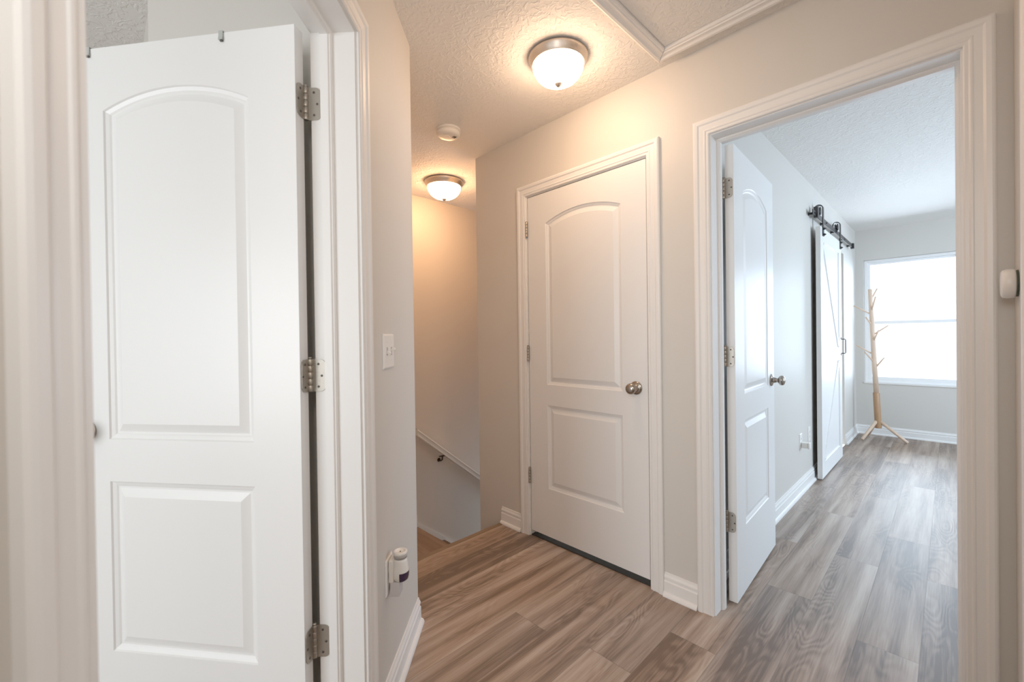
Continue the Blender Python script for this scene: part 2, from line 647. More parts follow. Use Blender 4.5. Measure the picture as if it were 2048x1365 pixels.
def base_run(m, ax, ay, bx, by, nx, ny, z=0.0):
    m.sweep(BASE, [lambda o, u: (ax + nx * o, ay + ny * o, z + u), lambda o, u: (bx + nx * o, by + ny * o, z + u)])


mb = MB()
base_run(mb, -2.030, YA, CL - .0715, YA, 0, -1)
base_run(mb, CR + .0715, YA, BL - .0715, YA, 0, -1)
base_run(mb, BR + .0715, YA, XC, YA, 0, -1)
struct('baseboard_right', mb, M_TRIM, 'white baseboard pieces along the right hall wall', 'baseboard')
mb = MB()
a, b = bp(0.0, 0), bp(BS0 - .0715, 0)
base_run(mb, a[0], a[1], b[0], b[1], K2, K2)
a, b = bp(BS1 + .0715, 0), bp(2.3, 0)
base_run(mb, a[0], a[1], b[0], b[1], K2, K2)
struct('baseboard_left', mb, M_TRIM, 'white baseboard under the light switch on the angled wall', 'baseboard')
mb = MB()
base_run(mb, XB, Y1, XB, 4.97, 1, 0)
base_run(mb, XB, 5.75, XB, YF, 1, 0)
struct('baseboard_bedroom_left', mb, M_TRIM, 'white baseboard along the bedroom wall behind the barn door', 'baseboard')
mb = MB()
base_run(mb, XB, YF, 2.6, YF, 0, -1)
struct('baseboard_bedroom_far', mb, M_TRIM, 'white baseboard under the bedroom window', 'baseboard')
mb = MB()
base_run(mb, XB, Y1, BL - .03, Y1, 0, 1)
base_run(mb, BR + .03, Y1, 2.6, Y1, 0, 1)
struct('baseboard_bedroom_near', mb, M_TRIM, 'white baseboard behind the open bedroom door', 'baseboard')


# ------------------------------------------------------------------ doors
def arch_pts(x0, x1, zs, rise, n=16):
    w = x1 - x0
    rad = (w * w / 4 + rise * rise) / (2 * rise)
    cx, cz = (x0 + x1) / 2, zs + rise - rad
    a = math.asin((w / 2) / rad)
    return [(cx + rad * math.sin(-a + 2 * a * i / n), cz + rad * math.cos(-a + 2 * a * i / n)) for i in range(n + 1)]


def inset_loop(x0, x1, z0, zs, rise, d, n=16):
    """panel outline moved in by d: rectangle whose top is an arch (rise>0) or straight"""
    x0, x1, z0 = x0 + d, x1 - d, z0 + d
    if rise > 0:
        w0 = (x1 + d) - (x0 - d)
        rad = (w0 * w0 / 4 + rise * rise) / (2 * rise)
        cz = zs + rise - rad
        rr = rad - d
        hw = (x1 - x0) / 2
        cx = (x0 + x1) / 2
        a = math.asin(min(1, hw / rr))
        top = [(cx + rr * math.sin(a - 2 * a * i / n), cz + rr * math.cos(a - 2 * a * i / n)) for i in range(n + 1)]
    else:
        top = [(x1, zs - d), (x0, zs - d)]
    return [(x0, z0), (x1, z0)] + top


PANEL = [(0, 0), (.003, .004), (.012, .0075), (.016, .0105), (.021, .0105), (.044, .0015)]  # inset, depth
ZL0, ZL1, ZU0, ZU1, RISE = .315, .802, .922, 1.857, .050


def door_side(m, w, x_off, yf, sg, stile, z0, z1):
    """one moulded face at y=yf whose outward normal is sg*Y"""
    X = lambda x: x + x_off
    a, b = stile, w - stile
    P = lambda x, z, d=0.0: (X(x), yf - sg * d, z)
    quads = [[(0, z0), (a, z0), (a, z1), (0, z1)], [(b, z0), (w, z0), (w, z1), (b, z1)],
             [(a, z0), (b, z0), (b, ZL0), (a, ZL0)], [(a, ZL1), (b, ZL1), (b, ZU0), (a, ZU0)]]
    for q in quads:
        m.add([P(*p) for p in q], [(0, 1, 2, 3)])
    arch = arch_pts(a, b, ZU1, RISE)
    for (p, q) in zip(arch, arch[1:]):
        m.add([P(*p), P(*q), P(q[0], z1), P(p[0], z1)], [(0, 1, 2, 3)])
    for (pz0, pz1, rise) in ((ZL0, ZL1, 0), (ZU0, ZU1, RISE)):
        loops = [(inset_loop(a, b, pz0, pz1, rise, i), d) for i, d in PANEL]
        n = len(loops[0][0])
        vs = [P(x, z, d) for lp, d in loops for x, z in lp]
        fs = []
        for i in range(len(loops) - 1):
            for k in range(n):
                k2 = (k + 1) % n
                fs.append((i * n + k, i * n + k2, (i + 1) * n + k2, (i + 1) * n + k))
        fs.append([(len(loops) - 1) * n + k for k in range(n)])
        m.add(vs, fs)


def door_leaf(w, x_off, ya, yb, stile=.138, z0=.012, z1=2.035):
    m = MB()
    lo, hi = min(ya, yb), max(ya, yb)
    door_side(m, w, x_off, hi, 1, stile, z0, z1)
    door_side(m, w, x_off, lo, -1, stile, z0, z1)
    x0, x1 = x_off, x_off + w
    m.add([(x0, lo, z0), (x0, hi, z0), (x0, hi, z1), (x0, lo, z1)], [(0, 1, 2, 3)])
    m.add([(x1, lo, z0), (x1, hi, z0), (x1, hi, z1), (x1, lo, z1)], [(0, 1, 2, 3)])
    m.add([(x0, lo, z0), (x1, lo, z0), (x1, hi, z0), (x0, hi, z0)], [(0, 1, 2, 3)])
    m.add([(x0, lo, z1), (x1, lo, z1), (x1, hi, z1), (x0, hi, z1)], [(0, 1, 2, 3)])
    return m


def plate_outline(h=.0445, w=.0395, r=.015, n=6):
    pts = [(0.001, -h)]
    for k in range(n + 1):
        a = -PI / 2 + (PI / 2) * k / n
        pts.append((w - r + r * math.cos(a), -h + r + r * math.sin(a)))
    for k in range(n + 1):
        a = (PI / 2) * k / n
        pts.append((w - r + r * math.cos(a), h - r + r * math.sin(a)))
    pts.append((0.001, h))
    return pts


def make_hinge(parent, z, sg, swing, frame_plate=True):
    """barrel at the door's pin axis, a plate on the leaf edge and one on the jamb"""
    m = MB()
    for (a, b) in ((-.0445, -.0275), (-.0265, -.0095), (-.0085, .0085), (.0095, .0265), (.0275, .0445)):
        m.lathe([(0, a), (.0066, a), (.0072, a + .001), (.0072, b - .001), (.0066, b), (0, b)], 14, Matrix.Translation((0, 0, z)))
    m.lathe([(.0045, -.0445), (.0045, .0465), (.0062, .047), (.0062, .0495), (.003, .0515), (0, .0515)], 12, Matrix.Translation((0, 0, z)))
    hg = link('hinge', m, M_HINGE, parent)
    for which in ((0, 1) if frame_plate else (0,)):
        out = plate_outline(w=.0350 if which == 0 else .0410)
        rot = Matrix.Identity(4) if which == 0 else Matrix.Rotation(-swing, 4, 'Z')
        x0, x1 = ((.0008, .0032) if which == 0 else (-.0034, -.0010))
        # outline (y, z) -> plane at x
        B = rot @ Matrix.Translation((0, 0, z)) @ Matrix(((0, 0, 1, 0), (sg, 0, 0, 0), (0, 1, 0, 0), (0, 0, 0, 1)))
        pm = MB().prism(out, x0, x1, B)
        link('hinge_plate', pm, M_HINGE, hg)
        for (py, pz) in ((.022, .031), (.031, -.001), (.022, -.031)):
            face = x0 - .0004 if which == 0 else x1 + .0004
            sgn = -1 if which == 0 else 1
            S = B @ Matrix.Translation((py, pz, face))
            sm = MB().lathe([(0, sgn * .0008), (.0028, sgn * .0006), (.0034, 0), (.0034, -sgn * .0006), (0, -sgn * .0006)], 10, S)
            sm.box(-.0017, .0017, -.0004, .0004, -.0002, .0012 if sgn > 0 else .0002, S)
            link('screw', sm, M_SCREW, hg)
    return hg


def make_knob(parent, x, z, yface, sg):
    T = Matrix.Translation((x, yface, z)) @ Matrix.Rotation(-sg * PI / 2, 4, 'X')
    m = MB().lathe([(0, 0), (.033, 0), (.033, .002), (.030, .0055), (.022, .008), (.0155, .0105), (.0145, .019), (.0125, .022), (.0115, .030),
                    (.0125, .033), (.0205, .037), (.0255, .043), (.0268, .049), (.0255, .056), (.0205, .0615), (.0110, .0650), (0, .066)], 32, T)
    k = link('door_knob', m, M_KNOB, parent)
    return k


def make_door(name, label, loc, rz, w, ya, yb, sg, swing, knob_faces, z1=2.035, stile=.138, hinge_plates=True, z0=.012):
    d = thing(name, label, 'door', loc, rz, 'structure')
    link('door_leaf', door_leaf(w, .004, ya, yb, stile, z0, z1), M_DOOR, d)
    for z in (1.845, 1.10, .365):
        if hinge_plates:
            make_hinge(d, z, sg, swing)
        else:
            make_hinge(d, z, sg, 0, True)
    for (yf, s) in knob_faces:
        make_knob(d, w + .004 - .063, .945, yf, s)
    m = MB().box(w + .0035, w + .0048, (ya + yb) / 2 - .0125, (ya + yb) / 2 + .0125, .945 - .0285, .945 + .0285)
    m.box(w + .0045, w + .0095, (ya + yb) / 2 - .006, (ya + yb) / 2 + .006, .945 - .009, .945 + .009)
    link('latch_plate', m, M_HINGE, d)
    return d


# left door, swung into the left room
px, py = bp(BS0 + .003, TB + .0135)
make_door('door_1', 'wide open white two-panel arch-top door at the left', (px, py, 0), R(-45 - 97), .730, .0045, .0395, 1, R(-97),
          [(.0395, 1), (.0045, -1)])
# closed hall door, pin on the hall side
make_door('door_2', 'closed white two-panel arch-top door with nickel knob', (CL + .003, YA - .0075, 0), 0, .771, .0085, .0435, 1, 0,
          [(.0085, -1)], hinge_plates=False, z0=.035)
# bedroom door, swung into the bedroom
make_door('door_3', 'open white two-panel door inside the bedroom doorway', (BL + .003, Y1 + .0075, 0), R(92.6), .715, -.0395, -.0045, -1, R(92.6),
          [(-.0395, -1), (-.0045, 1)])

# strike plate on the closed door's jamb
# small clips hooked over the left door's top
d1 = bpy.data.objects['door_1']
Tdoor = Matrix.Translation((px, py, 0)) @ Matrix.Rotation(R(-142), 4, 'Z')


def door_clip(xpos, label):
    o = thing('door_hook', label, 'hook', Tdoor @ Vector((xpos, .022, 2.0355)), R(-142), None, 'over-door hooks')
    m = MB()
    w = .0062
    prof = [(.0190, -.021), (.0190, .0005), (.0190, .0022), (-.0190, .0022), (-.0190, -.030), (-.0205, -.030), (-.0205, .0037), (.0206, .0037), (.0212, -.012), (.0232, -.0200), (.0222, -.0212)]
    # strap bent over the top edge; local y>0 is the visible face
    vs = [(-w, y, z) for y, z in prof] + [(w, y, z) for y, z in prof]
    n = len(prof)
    m.add(vs, [list(range(n)), list(range(n, 2 * n))[::-1]] + [(i, (i + 1) % n, n + (i + 1) % n, n + i) for i in range(n)])
    link('strap', m, M_CLIP, o)
    h = MB().bbox(-w, w * .3, .0186, .0226, -.0262, -.0214, .001)
    link('hook_tip', h, M_SCREW, o)
    return o


door_clip(.218, 'small grey metal hook over the middle of the left door top')
door_clip(.640, 'small grey metal hook over the left door top beside the near casing')

# ------------------------------------------------------------------ stairs
st = thing('staircase', 'wood-look stairs going down from the hall', 'staircase', (0, 0, 0), 0, 'structure')


def stair_mesh_obj(name, rects, parent):
    """boxes (x0,x1,y0,y1,z0,z1) with plank uv on all faces"""
    m = MB()
    for r in rects:
        m.box(*r)
    o = link(name, m, M_FLOOR, parent)
    me = o.data
    uvl = me.uv_layers.new(name='UVMap')
    for p in me.polygons:
        nrm = p.normal
        for li in p.loop_indices:
            c = me.vertices[me.loops[li].vertex_index].co
            if abs(nrm.z) > .5:
                a, b = c.y, c.x
            elif abs(nrm.x) > .5:
                a, b = c.z, c.y
            else:
                a, b = c.z, c.x
            uvl.data[li].uv = ((a * .5) % .16 * .9 + .005, (b + 4) % 1.1 + .01)
    at = me.attributes.new('plank_random', 'FLOAT', 'FACE')
    rr = random.random()
    for i in range(len(me.polygons)):
        at.data[i].value = rr
    return o


# hall nosing strip
m = MB()
nos = [(XN - .030, -.004), (XN - .027, .001), (XN - .018, .004), (XN + .002, .004), (XN + .008, .0005), (XN + .008, -.02), (XN - .026, -.02), (XN - .030, -.014)]
yA, yB = BC[1] - .0, YA
m.sweep(nos, [lambda x, z: (x, yA, z), lambda x, z: (x, yB, z)])
o = link('nosing', m, M_NOSE, st)
uvl = o.data.uv_layers.new(name='UVMap')
for p in o.data.polygons:
    for li in p.loop_indices:
        c = o.data.vertices[o.data.loops[li].vertex_index].co
        uvl.data[li].uv = ((c.x - XN) + .08, c.y * .6)
at = o.data.attributes.new('plank_random', 'FLOAT', 'FACE')
for i in range(len(o.data.polygons)):
    at.data[i].value = .12
stair_mesh_obj('riser', [(XN - .022, XN, BC[1], YA, -.40, -.02)], st)
stair_mesh_obj('step', [(XN - .27, XN - .022, BC[1], YA, -.40, -.20)], st)
YST = 1.93
stair_mesh_obj('landing', [(XS, XN - .27, BC[1], YST, -.44, -.40)], st)
RUN, RIS = .25, .20
for i in range(7):
    z = -.40 - RIS * (i + 1)
    y = YST + RUN * i
    stair_mesh_obj('step', [(XS, XE, y, y + RUN + .02, z - .03, z), (XS, XE, y - .02, y, z, z + RIS - .04)], st)
stair_mesh_obj('lower_floor', [(XS, XE, YST + RUN * 7, 5.2, -2.05, -2.0)], st)
# sloped skirt board and the landing baseboard on the far wall
m = MB()
SL = .80
ys, ye = 1.925, 4.0
zc = -.355
pr = [(0, 0), (.014, 0), (.014, -.045), (0, -.045)]
m.sweep(pr, [lambda o_, u: (XS + o_, ys, zc + u), lambda o_, u: (XS + o_, ye, zc - SL * (ye - ys) + u)])
m.box(XS, XS + .014, ys - .012, ys, -.40, -.297)
m.box(XS, XS + .014, BC[1], ys - .012, -.40, -.295)
struct('baseboard_stair', m, M_TRIM, 'white skirting that slopes down along the stairwell wall', 'baseboard')
# wood stringer under the skirting
m = MB()
m.sweep([(0, 0), (.010, 0), (.010, -.20), (0, -.20)], [lambda o_, u: (XS + o_, ys, zc - .045 + u), lambda o_, u: (XS + o_, ye, zc - .045 - SL * (ye - ys) + u)])
o = link('stringer', m, M_FLOOR, st)
uvl = o.data.uv_layers.new(name='UVMap')
for p in o.data.polygons:
    for li in p.loop_indices:
        c = o.data.vertices[o.data.loops[li].vertex_index].co
        uvl.data[li].uv = (.05, c.y * .5)
at = o.data.attributes.new('plank_random', 'FLOAT', 'FACE')

# handrail
hr = thing('handrail', 'white wooden handrail sloping down the stairwell wall', 'handrail', (XS, 1.90, .42))
m = MB()
xr = .060
RP = [(-.022, -.030), (.022, -.030), (.024, -.022), (.018, -.012), (.022, .004), (.029, .016), (.024, .028), (.0, .032), (-.024, .028), (-.029, .016), (-.022, .004), (-.018, -.012), (-.024, -.022)]
dl = 2.3
m.sweep(RP, [lambda a, b: (xr + a, 0, b), lambda a, b: (xr + a, dl, b - SL * dl)])
m.add([], [])
link('rail', m, M_TRIM, hr)
m = MB().box(0.0, xr, -.002, .05, -.040, .018)
for yy in (.262, 1.3):
    zz = -SL * yy - .034
    b = MB().lathe([(0, 0), (.018, 0), (.018, .003), (.012, .006), (0, .006)], 18, Matrix.Translation((.0005, yy, zz - .055)) @ Matrix.Rotation(PI / 2, 4, 'Y'))
    b.tube([(.004, yy, zz - .055), (.030, yy, zz - .058), (.052, yy, zz - .045), (.060, yy, zz - .012)], .0065, 10)
    b.box(.046, .074, yy - .03, yy + .03, zz - .012, zz - .006, Matrix.Identity(4))
    link('rail_bracket', b, M_DARKMETAL, hr)

# ------------------------------------------------------------------ ceiling lights
def ceiling_light(label, x, y, k, mat, power):
    o = thing('ceiling_light', label, 'ceiling light', (x, y, H), 0, None, 'flush ceiling lights')
    m = MB().lathe([(0, -.0005), (.122, -.0005), (.1285, -.002), (.130, -.008), (.1285, -.014), (.123, -.024), (.1175, -.034), (.1165, -.038), (.111, -.040), (.108, -.036), (.106, -.030), (0, -.028)], 56,
                   Matrix.Scale(k, 4))
    link('canopy', m, M_NICKEL, o)
    prof = [(.1085, -.036), (.1105, -.042), (.1095, -.052), (.104, -.066), (.094, -.082), (.080, -.096), (.062, -.107), (.040, -.114), (.018, -.1165), (0, -.117)]
    link('glass_bowl', MB().lathe(prof, 56, Matrix.Scale(k, 4)), mat, o)
    link('finial', MB().lathe([(0, -.112), (.0165, -.1150), (.0170, -.119), (.0125, -.123), (.0105, -.126), (.006, -.131), (0, -.1325)], 20, Matrix.Scale(k, 4)), M_NICKEL, o)
    return o


ceiling_light('lit flush ceiling light with nickel rim above the hall', -1.190, 1.462, 1.0, M_BULB1, 0)
ceiling_light('lit flush ceiling light beyond the smoke detector over the stairs', -2.745, 1.955, 1.16, M_BULB2, 0)

# ------------------------------------------------------------------ smoke detector
sd = thing('smoke_detector', 'round white smoke detector on the ceiling between two lights', 'smoke detector', (-2.045, 1.492, H))
link('mount', MB().lathe([(0, -.0004), (.0715, -.0004), (.0715, -.009), (.069, -.011), (0, -.011)], 40), M_PLASTIC, sd)
cv = link('cover', MB().lathe([(.060, -.011), (.060, -.0155), (.068, -.0165), (.0685, -.026), (.064, -.036), (.052, -.0415), (.030, -.0440), (0, -.0444)], 40), M_PLASTIC, sd)
link('test_button', MB().bbox(-.011, .011, -.013, .013, -.046, -.0425, .0012, Matrix.Translation((.010, -.014, -.0012)) @ Matrix.Rotation(.5, 4, 'Z')), M_PLASTIC, sd)
g = MB()
for i in range(4):
    for j in range(4):
        g.box(.010 + i * .006, .0142 + i * .006, .014 + j * .006, .0182 + j * .006, -.0445, -.0395)
link('sounder_grille', g, M_SLOT, sd)
link('indicator_light', MB().lathe([(0, -.0445), (.0022, -.0440), (.0022, -.041), (0, -.041)], 10, Matrix.Translation((-.032, -.024, .0012))), M_GREYPL, sd)

# ------------------------------------------------------------------ attic hatch
ah = thing('attic_hatch', 'framed attic access panel in the hall ceiling', 'attic hatch', (-.84, 1.742, H))
HX0, HX1, HY0, HY1 = -.838, -.14, 1.03, 1.741


def hloc(x, y, z):
    return (x + .84, y - 1.742, z - H)


m = MB()
m.box(HX0 - .0 + .84 + .004, HX1 + .84 - .004, HY0 - 1.742 + .004, HY1 - 1.742 - .004, -.0035, -.0003)
link('panel', m, M_CEIL, ah)
HT = [(0, 0), (0, -.010), (.004, -.013), (.012, -.013), (.015, -.0165), (.027, -.0155), (.033, -.0165), (.040, -.022), (.050, -.0225), (.056, -.019), (.0585, -.015), (.0585, 0)]
E4 = .0025
sides = {
    'w': [lambda u, t: hloc(HX0 - u, HY0 - u, H + t - .0004), lambda u, t: hloc(HX0 - u, HY1 + u, H + t - .0004)],
    'n': [lambda u, t: hloc(HX0 - u, HY1 + u, H + t - .0004), lambda u, t: hloc(HX1 + u, HY1 + u, H + t - .0004)],
    'e': [lambda u, t: hloc(HX1 + u, HY1 + u, H + t - .0004), lambda u, t: hloc(HX1 + u, HY0 - u, H + t - .0004)],
    's': [lambda u, t: hloc(HX1 + u, HY0 - u, H + t - .0004), lambda u, t: hloc(HX0 - u, HY0 - u, H + t - .0004)],
}
for kx, fr in sides.items():
    mm = MB().sweep(HT, fr)
    c = sum((v for v in mm.v), Vector()) / len(mm.v)
    ax = 1 if kx in 'we' else 0
    for v in mm.v:   # open the mitres a hair
        v[ax] = c[ax] + (v[ax] - c[ax]) * .9965
    link('trim_strip', mm, M_TRIM, ah)


# ------------------------------------------------------------------ switch, outlets, plug-ins
def wall_frame(x, y, z, ang):
    """local +Y points out of the wall, X along it"""
    return (x, y, z), ang


def switch_plate_mesh(w=.035):
    m = MB()
    h = .0575
    prof = [(w, h, 0), (w, h, .002), (w - .0025, h - .0025, .0045), (w - .006, h - .006, .0055)]
    vs, fs = [], []
    for (a, b, y) in prof:
        vs += [(-a, y + .0003, -b), (a, y + .0003, -b), (a, y + .0003, b), (-a, y + .0003, b)]
    for i in range(3):
        for k in range(4):
            k2 = (k + 1) % 4
            fs.append((i * 4 + k, i * 4 + k2, i * 4 + 4 + k2, i * 4 + 4 + k))
    fs.append((12, 13, 14, 15))
    fs.append((3, 2, 1, 0))
    m.add(vs, fs)
    return m


RX = Matrix.Rotation(-PI / 2, 4, 'X')


def small_screw(parent, z, y=.0058):
    m = MB().lathe([(0, .0011), (.0026, .0008), (.0031, 0), (0, -.0004)], 12, Matrix.Translation((0, y, z)) @ RX)
    link('screw', m, M_PLASTIC, parent)


sx_, sy_ = bp(.366, 0)
sw = thing('light_switch', 'white double switch plate with two toggles on the angled wall', 'light switch', (sx_, sy_, 1.157), R(-45))
link('plate', switch_plate_mesh(.058), M_PLASTIC, sw)
for cx, tilt in ((.023, -.45), (-.023, .45)):
    link('toggle_slot', MB().box(cx - .0062, cx + .0062, .0045, .0062, -.0135, .0135), M_GREYPL, sw)
    link('toggle', MB().bbox(cx - .0042, cx + .0042, .003, .0205, -.0045, .0045, .0012, Matrix.Rotation(tilt, 4, 'X')), M_PLASTIC, sw)
    for zz in (.030, -.030):
        m = MB().lathe([(0, .0011), (.0026, .0008), (.0031, 0), (0, -.0004)], 12, Matrix.Translation((cx, .0058, zz)) @ RX)
        link('screw', m, M_PLASTIC, sw)


def make_outlet(label, x, y, z, rz):
    o = thing('wall_outlet', label, 'outlet', (x, y, z), rz, None, 'wall outlets')
    link('plate', switch_plate_mesh(), M_PLASTIC, o)
    for zz in (.0195, -.0195):
        pts = [(.0165 * math.cos(a), max(-.0135, min(.0135, .0165 * math.sin(a)))) for a in [2 * PI * k / 24 for k in range(24)]]
        T = Matrix.Translation((0, 0, zz)) @ RX
        rc = link('socket', MB().prism(pts, .0052, .0072, T), M_PLASTIC, o)
        s = MB()
        s.box(-.0068, -.0052, .0068, .0075, zz - .001, zz + .0065)
        s.box(.0052, .0068, .0068, .0075, zz - .0005, zz + .006)
        s.lathe([(0, .0075), (.0024, .0075), (.0024, .0068), (0, .0068)], 10, Matrix.Translation((0, 0, zz - .007)) @ RX)
        link('slots', s, M_SLOT, rc)
    small_screw(o, 0)
    return o


ox, oy = bp(.398, 0)
make_outlet('white outlet behind the plug-in freshener on the angled wall', ox, oy, .425, R(-45))
make_outlet('white outlet with a plug-in on the bedroom wall', XB, 3.80, .385, R(-90))
make_outlet('white outlet on the bedroom wall beside the barn door', XB, 4.075, .395, R(-90))

# scented plug-in on the angled wall
af = thing('air_freshener', 'white plug-in air freshener with dark purple window', 'air freshener', (ox, oy, .440), R(-45))
m = MB().bbox(-.024, .024, .0080, .024, -.034, .040, .006)
m.bbox(-.016, .016, .018, .036, -.030, .030, .006)
link('back_shell', m, M_PLASTIC, af)
Tb = Matrix.Translation((0, .0415, 0))
link('body', MB().lathe([(0, -.034), (.016, -.034), (.0235, -.028), (.0265, -.016), (.0265, -.004), (.0245, .012), (.0215, .030), (.0205, .040), (0, .040)], 32, Tb), M_PLASTIC, af)
link('collar', MB().lathe([(0, .0402), (.0208, .0402), (.0218, .048), (.0222, .052), (0, .052)], 32, Tb), M_GREYPL, af)
cp = link('cap', MB().lathe([(0, .0522), (.0224, .0522), (.0228, .058), (.0215, .062), (.017, .0635), (.0160, .0605), (0, .0600)], 32, Tb), M_PLASTIC, af)
link('wick_hole', MB().box(-.002, .005, -.0015, .0015, .0600, .0608, Tb), M_SLOT, cp)
wn = MB()
vs, fs = [], []
for i, (r_, z_) in enumerate([(.0268, -.002), (.0270, -.010), (.0266, -.018), (.0240, -.0285), (.0165, -.0345)]):
    for k in range(13):
        a = R(5) + R(150) * k / 12
        vs.append((r_ * math.cos(a), r_ * math.sin(a), z_))
for i in range(4):
    for k in range(12):
        fs.append((i * 13 + k, i * 13 + k + 1, (i + 1) * 13 + k + 1, (i + 1) * 13 + k))
wn.add(vs, fs, True, Tb)
link('window', wn, M_PURPLE, af)
fn = MB()
for i in range(5):
    x = -.018 + i * .009
    fn.bbox(x - .0034, x + .0034, .012, .042, -.078, -.032, .002)
fn.bbox(-.018, .018, .014, .034, -.074, -.033, .002)
link('refill_fins', fn, M_CLEARPL, af)

# plug-in adapter in the bedroom
ad = thing('outlet_adapter', 'small white plug-in adapter in the bedroom outlet', 'adapter', (XB, 3.80, .385), R(-90))
link('body', MB().bbox(-.021, .021, .0085, .050, -.046, -.004, .006), M_PLASTIC, ad)
link('front_cap', MB().bbox(-.023, .023, .0505, .062, -.048, -.002, .005), M_PLASTIC, ad)

# round sensor at the right edge
rs = thing('wall_sensor', 'round white wall sensor on the right edge wall strip', 'sensor', (XC, 1.785, 1.325), R(90))
link('backing', MB().lathe([(0, .0003), (.036, .0003), (.036, .005), (0, .005)], 36, RX), M_GREEN, rs)
link('body', MB().lathe([(0, .0052), (.0375, .0052), (.0395, .009), (.0398, .020), (.0375, .0285), (.032, .0315), (0, .0325)], 40, RX), M_PLASTIC, rs)

# ------------------------------------------------------------------ barn door
BY0, BY1 = 4.205, 5.135
XD = -.727   # front face of the frame boards
bd = thing('door_4', 'white sliding barn door with diagonal braces on black track', 'barn door', (XD, BY0, .012), 0, 'structure')
W_, HT_ = BY1 - BY0, 2.058
link('panel', MB().box(-.034, -.010, .004, W_ - .004, .002, HT_ - .002), M_DOOR, bd)
ST = .115
m = MB().bbox(-.034, 0, 0, ST, 0, HT_, .0015)
m.box(-.020, -.012, -.0005, .001, 0, .02)
link('stile', m, M_DOOR, bd)
link('stile', MB().bbox(-.034, 0, W_ - ST, W_, 0, HT_, .0015), M_DOOR, bd)
for (z0, z1) in ((0, .125), (.935, 1.055), (HT_ - .115, HT_)):
    link('rail', MB().bbox(-.0335, -.0002, ST + .001, W_ - ST - .001, z0, z1, .0015), M_DOOR, bd)


def brace(za, zb):
    """board from (left stile, za) to (right stile, zb)"""
    p, q = Vector((0, ST + .002, za)), Vector((0, W_ - ST - .002, zb))
    d = (q - p).normalized()
    nn = Vector((0, -d.z, d.y)) * .048
    m = MB()
    pts = [p + nn, p - nn, q - nn, q + nn]
    zlo, zhi = min(za, zb), max(za, zb)
    for v in pts:   # trim the ends flush with the stiles
        v.y = max(ST + .002, min(W_ - ST - .002, v.y))
        v.z = max(zlo, min(zhi, v.z))
    vs = [(-.012, v.y, v.z) for v in pts] + [(-.0015, v.y, v.z) for v in pts]
    m.add(vs, [(0, 1, 2, 3), (4, 7, 6, 5), (0, 4, 5, 1), (1, 5, 6, 2), (2, 6, 7, 3), (3, 7, 4, 0)])
    link('brace', m, M_DOOR, bd)


brace(HT_ - .117, 1.058)
brace(.128, .932)
m = MB().tube([(.0, W_ - .050, 1.140), (.006, W_ - .050, 1.140)], .009, 12)
m.tube([(.0, W_ - .050, .985), (.006, W_ - .050, .985)], .009, 12)
m.tube([(.002, W_ - .050, 1.130), (.030, W_ - .050, 1.130), (.036, W_ - .050, 1.124), (.036, W_ - .050, 1.001), (.030, W_ - .050, .995), (.002, W_ - .050, .995)], .0045, 10)
link('pull_handle', m, M_TRACK, bd)

ZTK = 2.163 - .012  # rail centre in door coordinates
for yy in (.085, W_ - .060):
    m = MB()
    w = .020
    path = [(.0035, 1.985)]
    path += [(.0035, ZTK + .066)]
    cxx, rr = -.0245, .028
    for k in range(1, 13):
        a = PI * k / 12
        path.append((cxx + rr * math.cos(a), ZTK + .066 + rr * math.sin(a)))
    path.append((cxx - rr, ZTK + .012))
    # ribbon with thickness
    th = .0070
    outp, inp = [], []
    for i, (x, z) in enumerate(path):
        x0, z0 = path[max(i - 1, 0)]
        x1, z1 = path[min(i + 1, len(path) - 1)]
        dx, dz = x1 - x0, z1 - z0
        l = math.hypot(dx, dz)
        nx, nz = dz / l, -dx / l
        outp.append((x + nx * th / 2, z + nz * th / 2))
        inp.append((x - nx * th / 2, z - nz * th / 2))
    poly = outp + inp[::-1]
    n = len(outp)
    vs = [(x, yy - w, z) for x, z in outp] + [(x, yy - w, z) for x, z in inp] + [(x, yy + w, z) for x, z in outp] + [(x, yy + w, z) for x, z in inp]
    fs = []
    for i in range(n - 1):
        fs += [(i, i + 1, n + i + 1, n + i), (2 * n + i, 3 * n + i, 3 * n + i + 1, 2 * n + i + 1),
               (i, 2 * n + i, 2 * n + i + 1, i + 1), (n + i, n + i + 1, 3 * n + i + 1, 3 * n + i)]
    fs += [(0, n, 3 * n, 2 * n), (n - 1, 2 * n + n - 1, 3 * n + n - 1, n + n - 1)]
    m.add(vs, fs)
    hg = link('hanger_strap', m, M_BLACK, bd)
    T = Matrix.Translation((cxx, yy, ZTK + .046)) @ Matrix.Rotation(PI / 2, 4, 'Y')
    link('roller', MB().lathe([(0, -.013), (.033, -.013), (.033, -.0050), (.024, -.0040), (.024, .0040), (.033, .0050), (.033, .013), (0, .013)], 28, T), M_BLACK, hg)
    for zz in (2.015, 2.055 - .025 + .05):
        pass
    for zz in (1.999, 2.047):
        b = MB().lathe([(0, 0), (.011, 0), (.011, .006), (.007, .012), (.004, .018), (0, .019)], 12, Matrix.Translation((.0058, yy, zz)) @ Matrix.Rotation(PI / 2, 4, 'Y'))
        link('bolt', b, M_BLACK, hg)

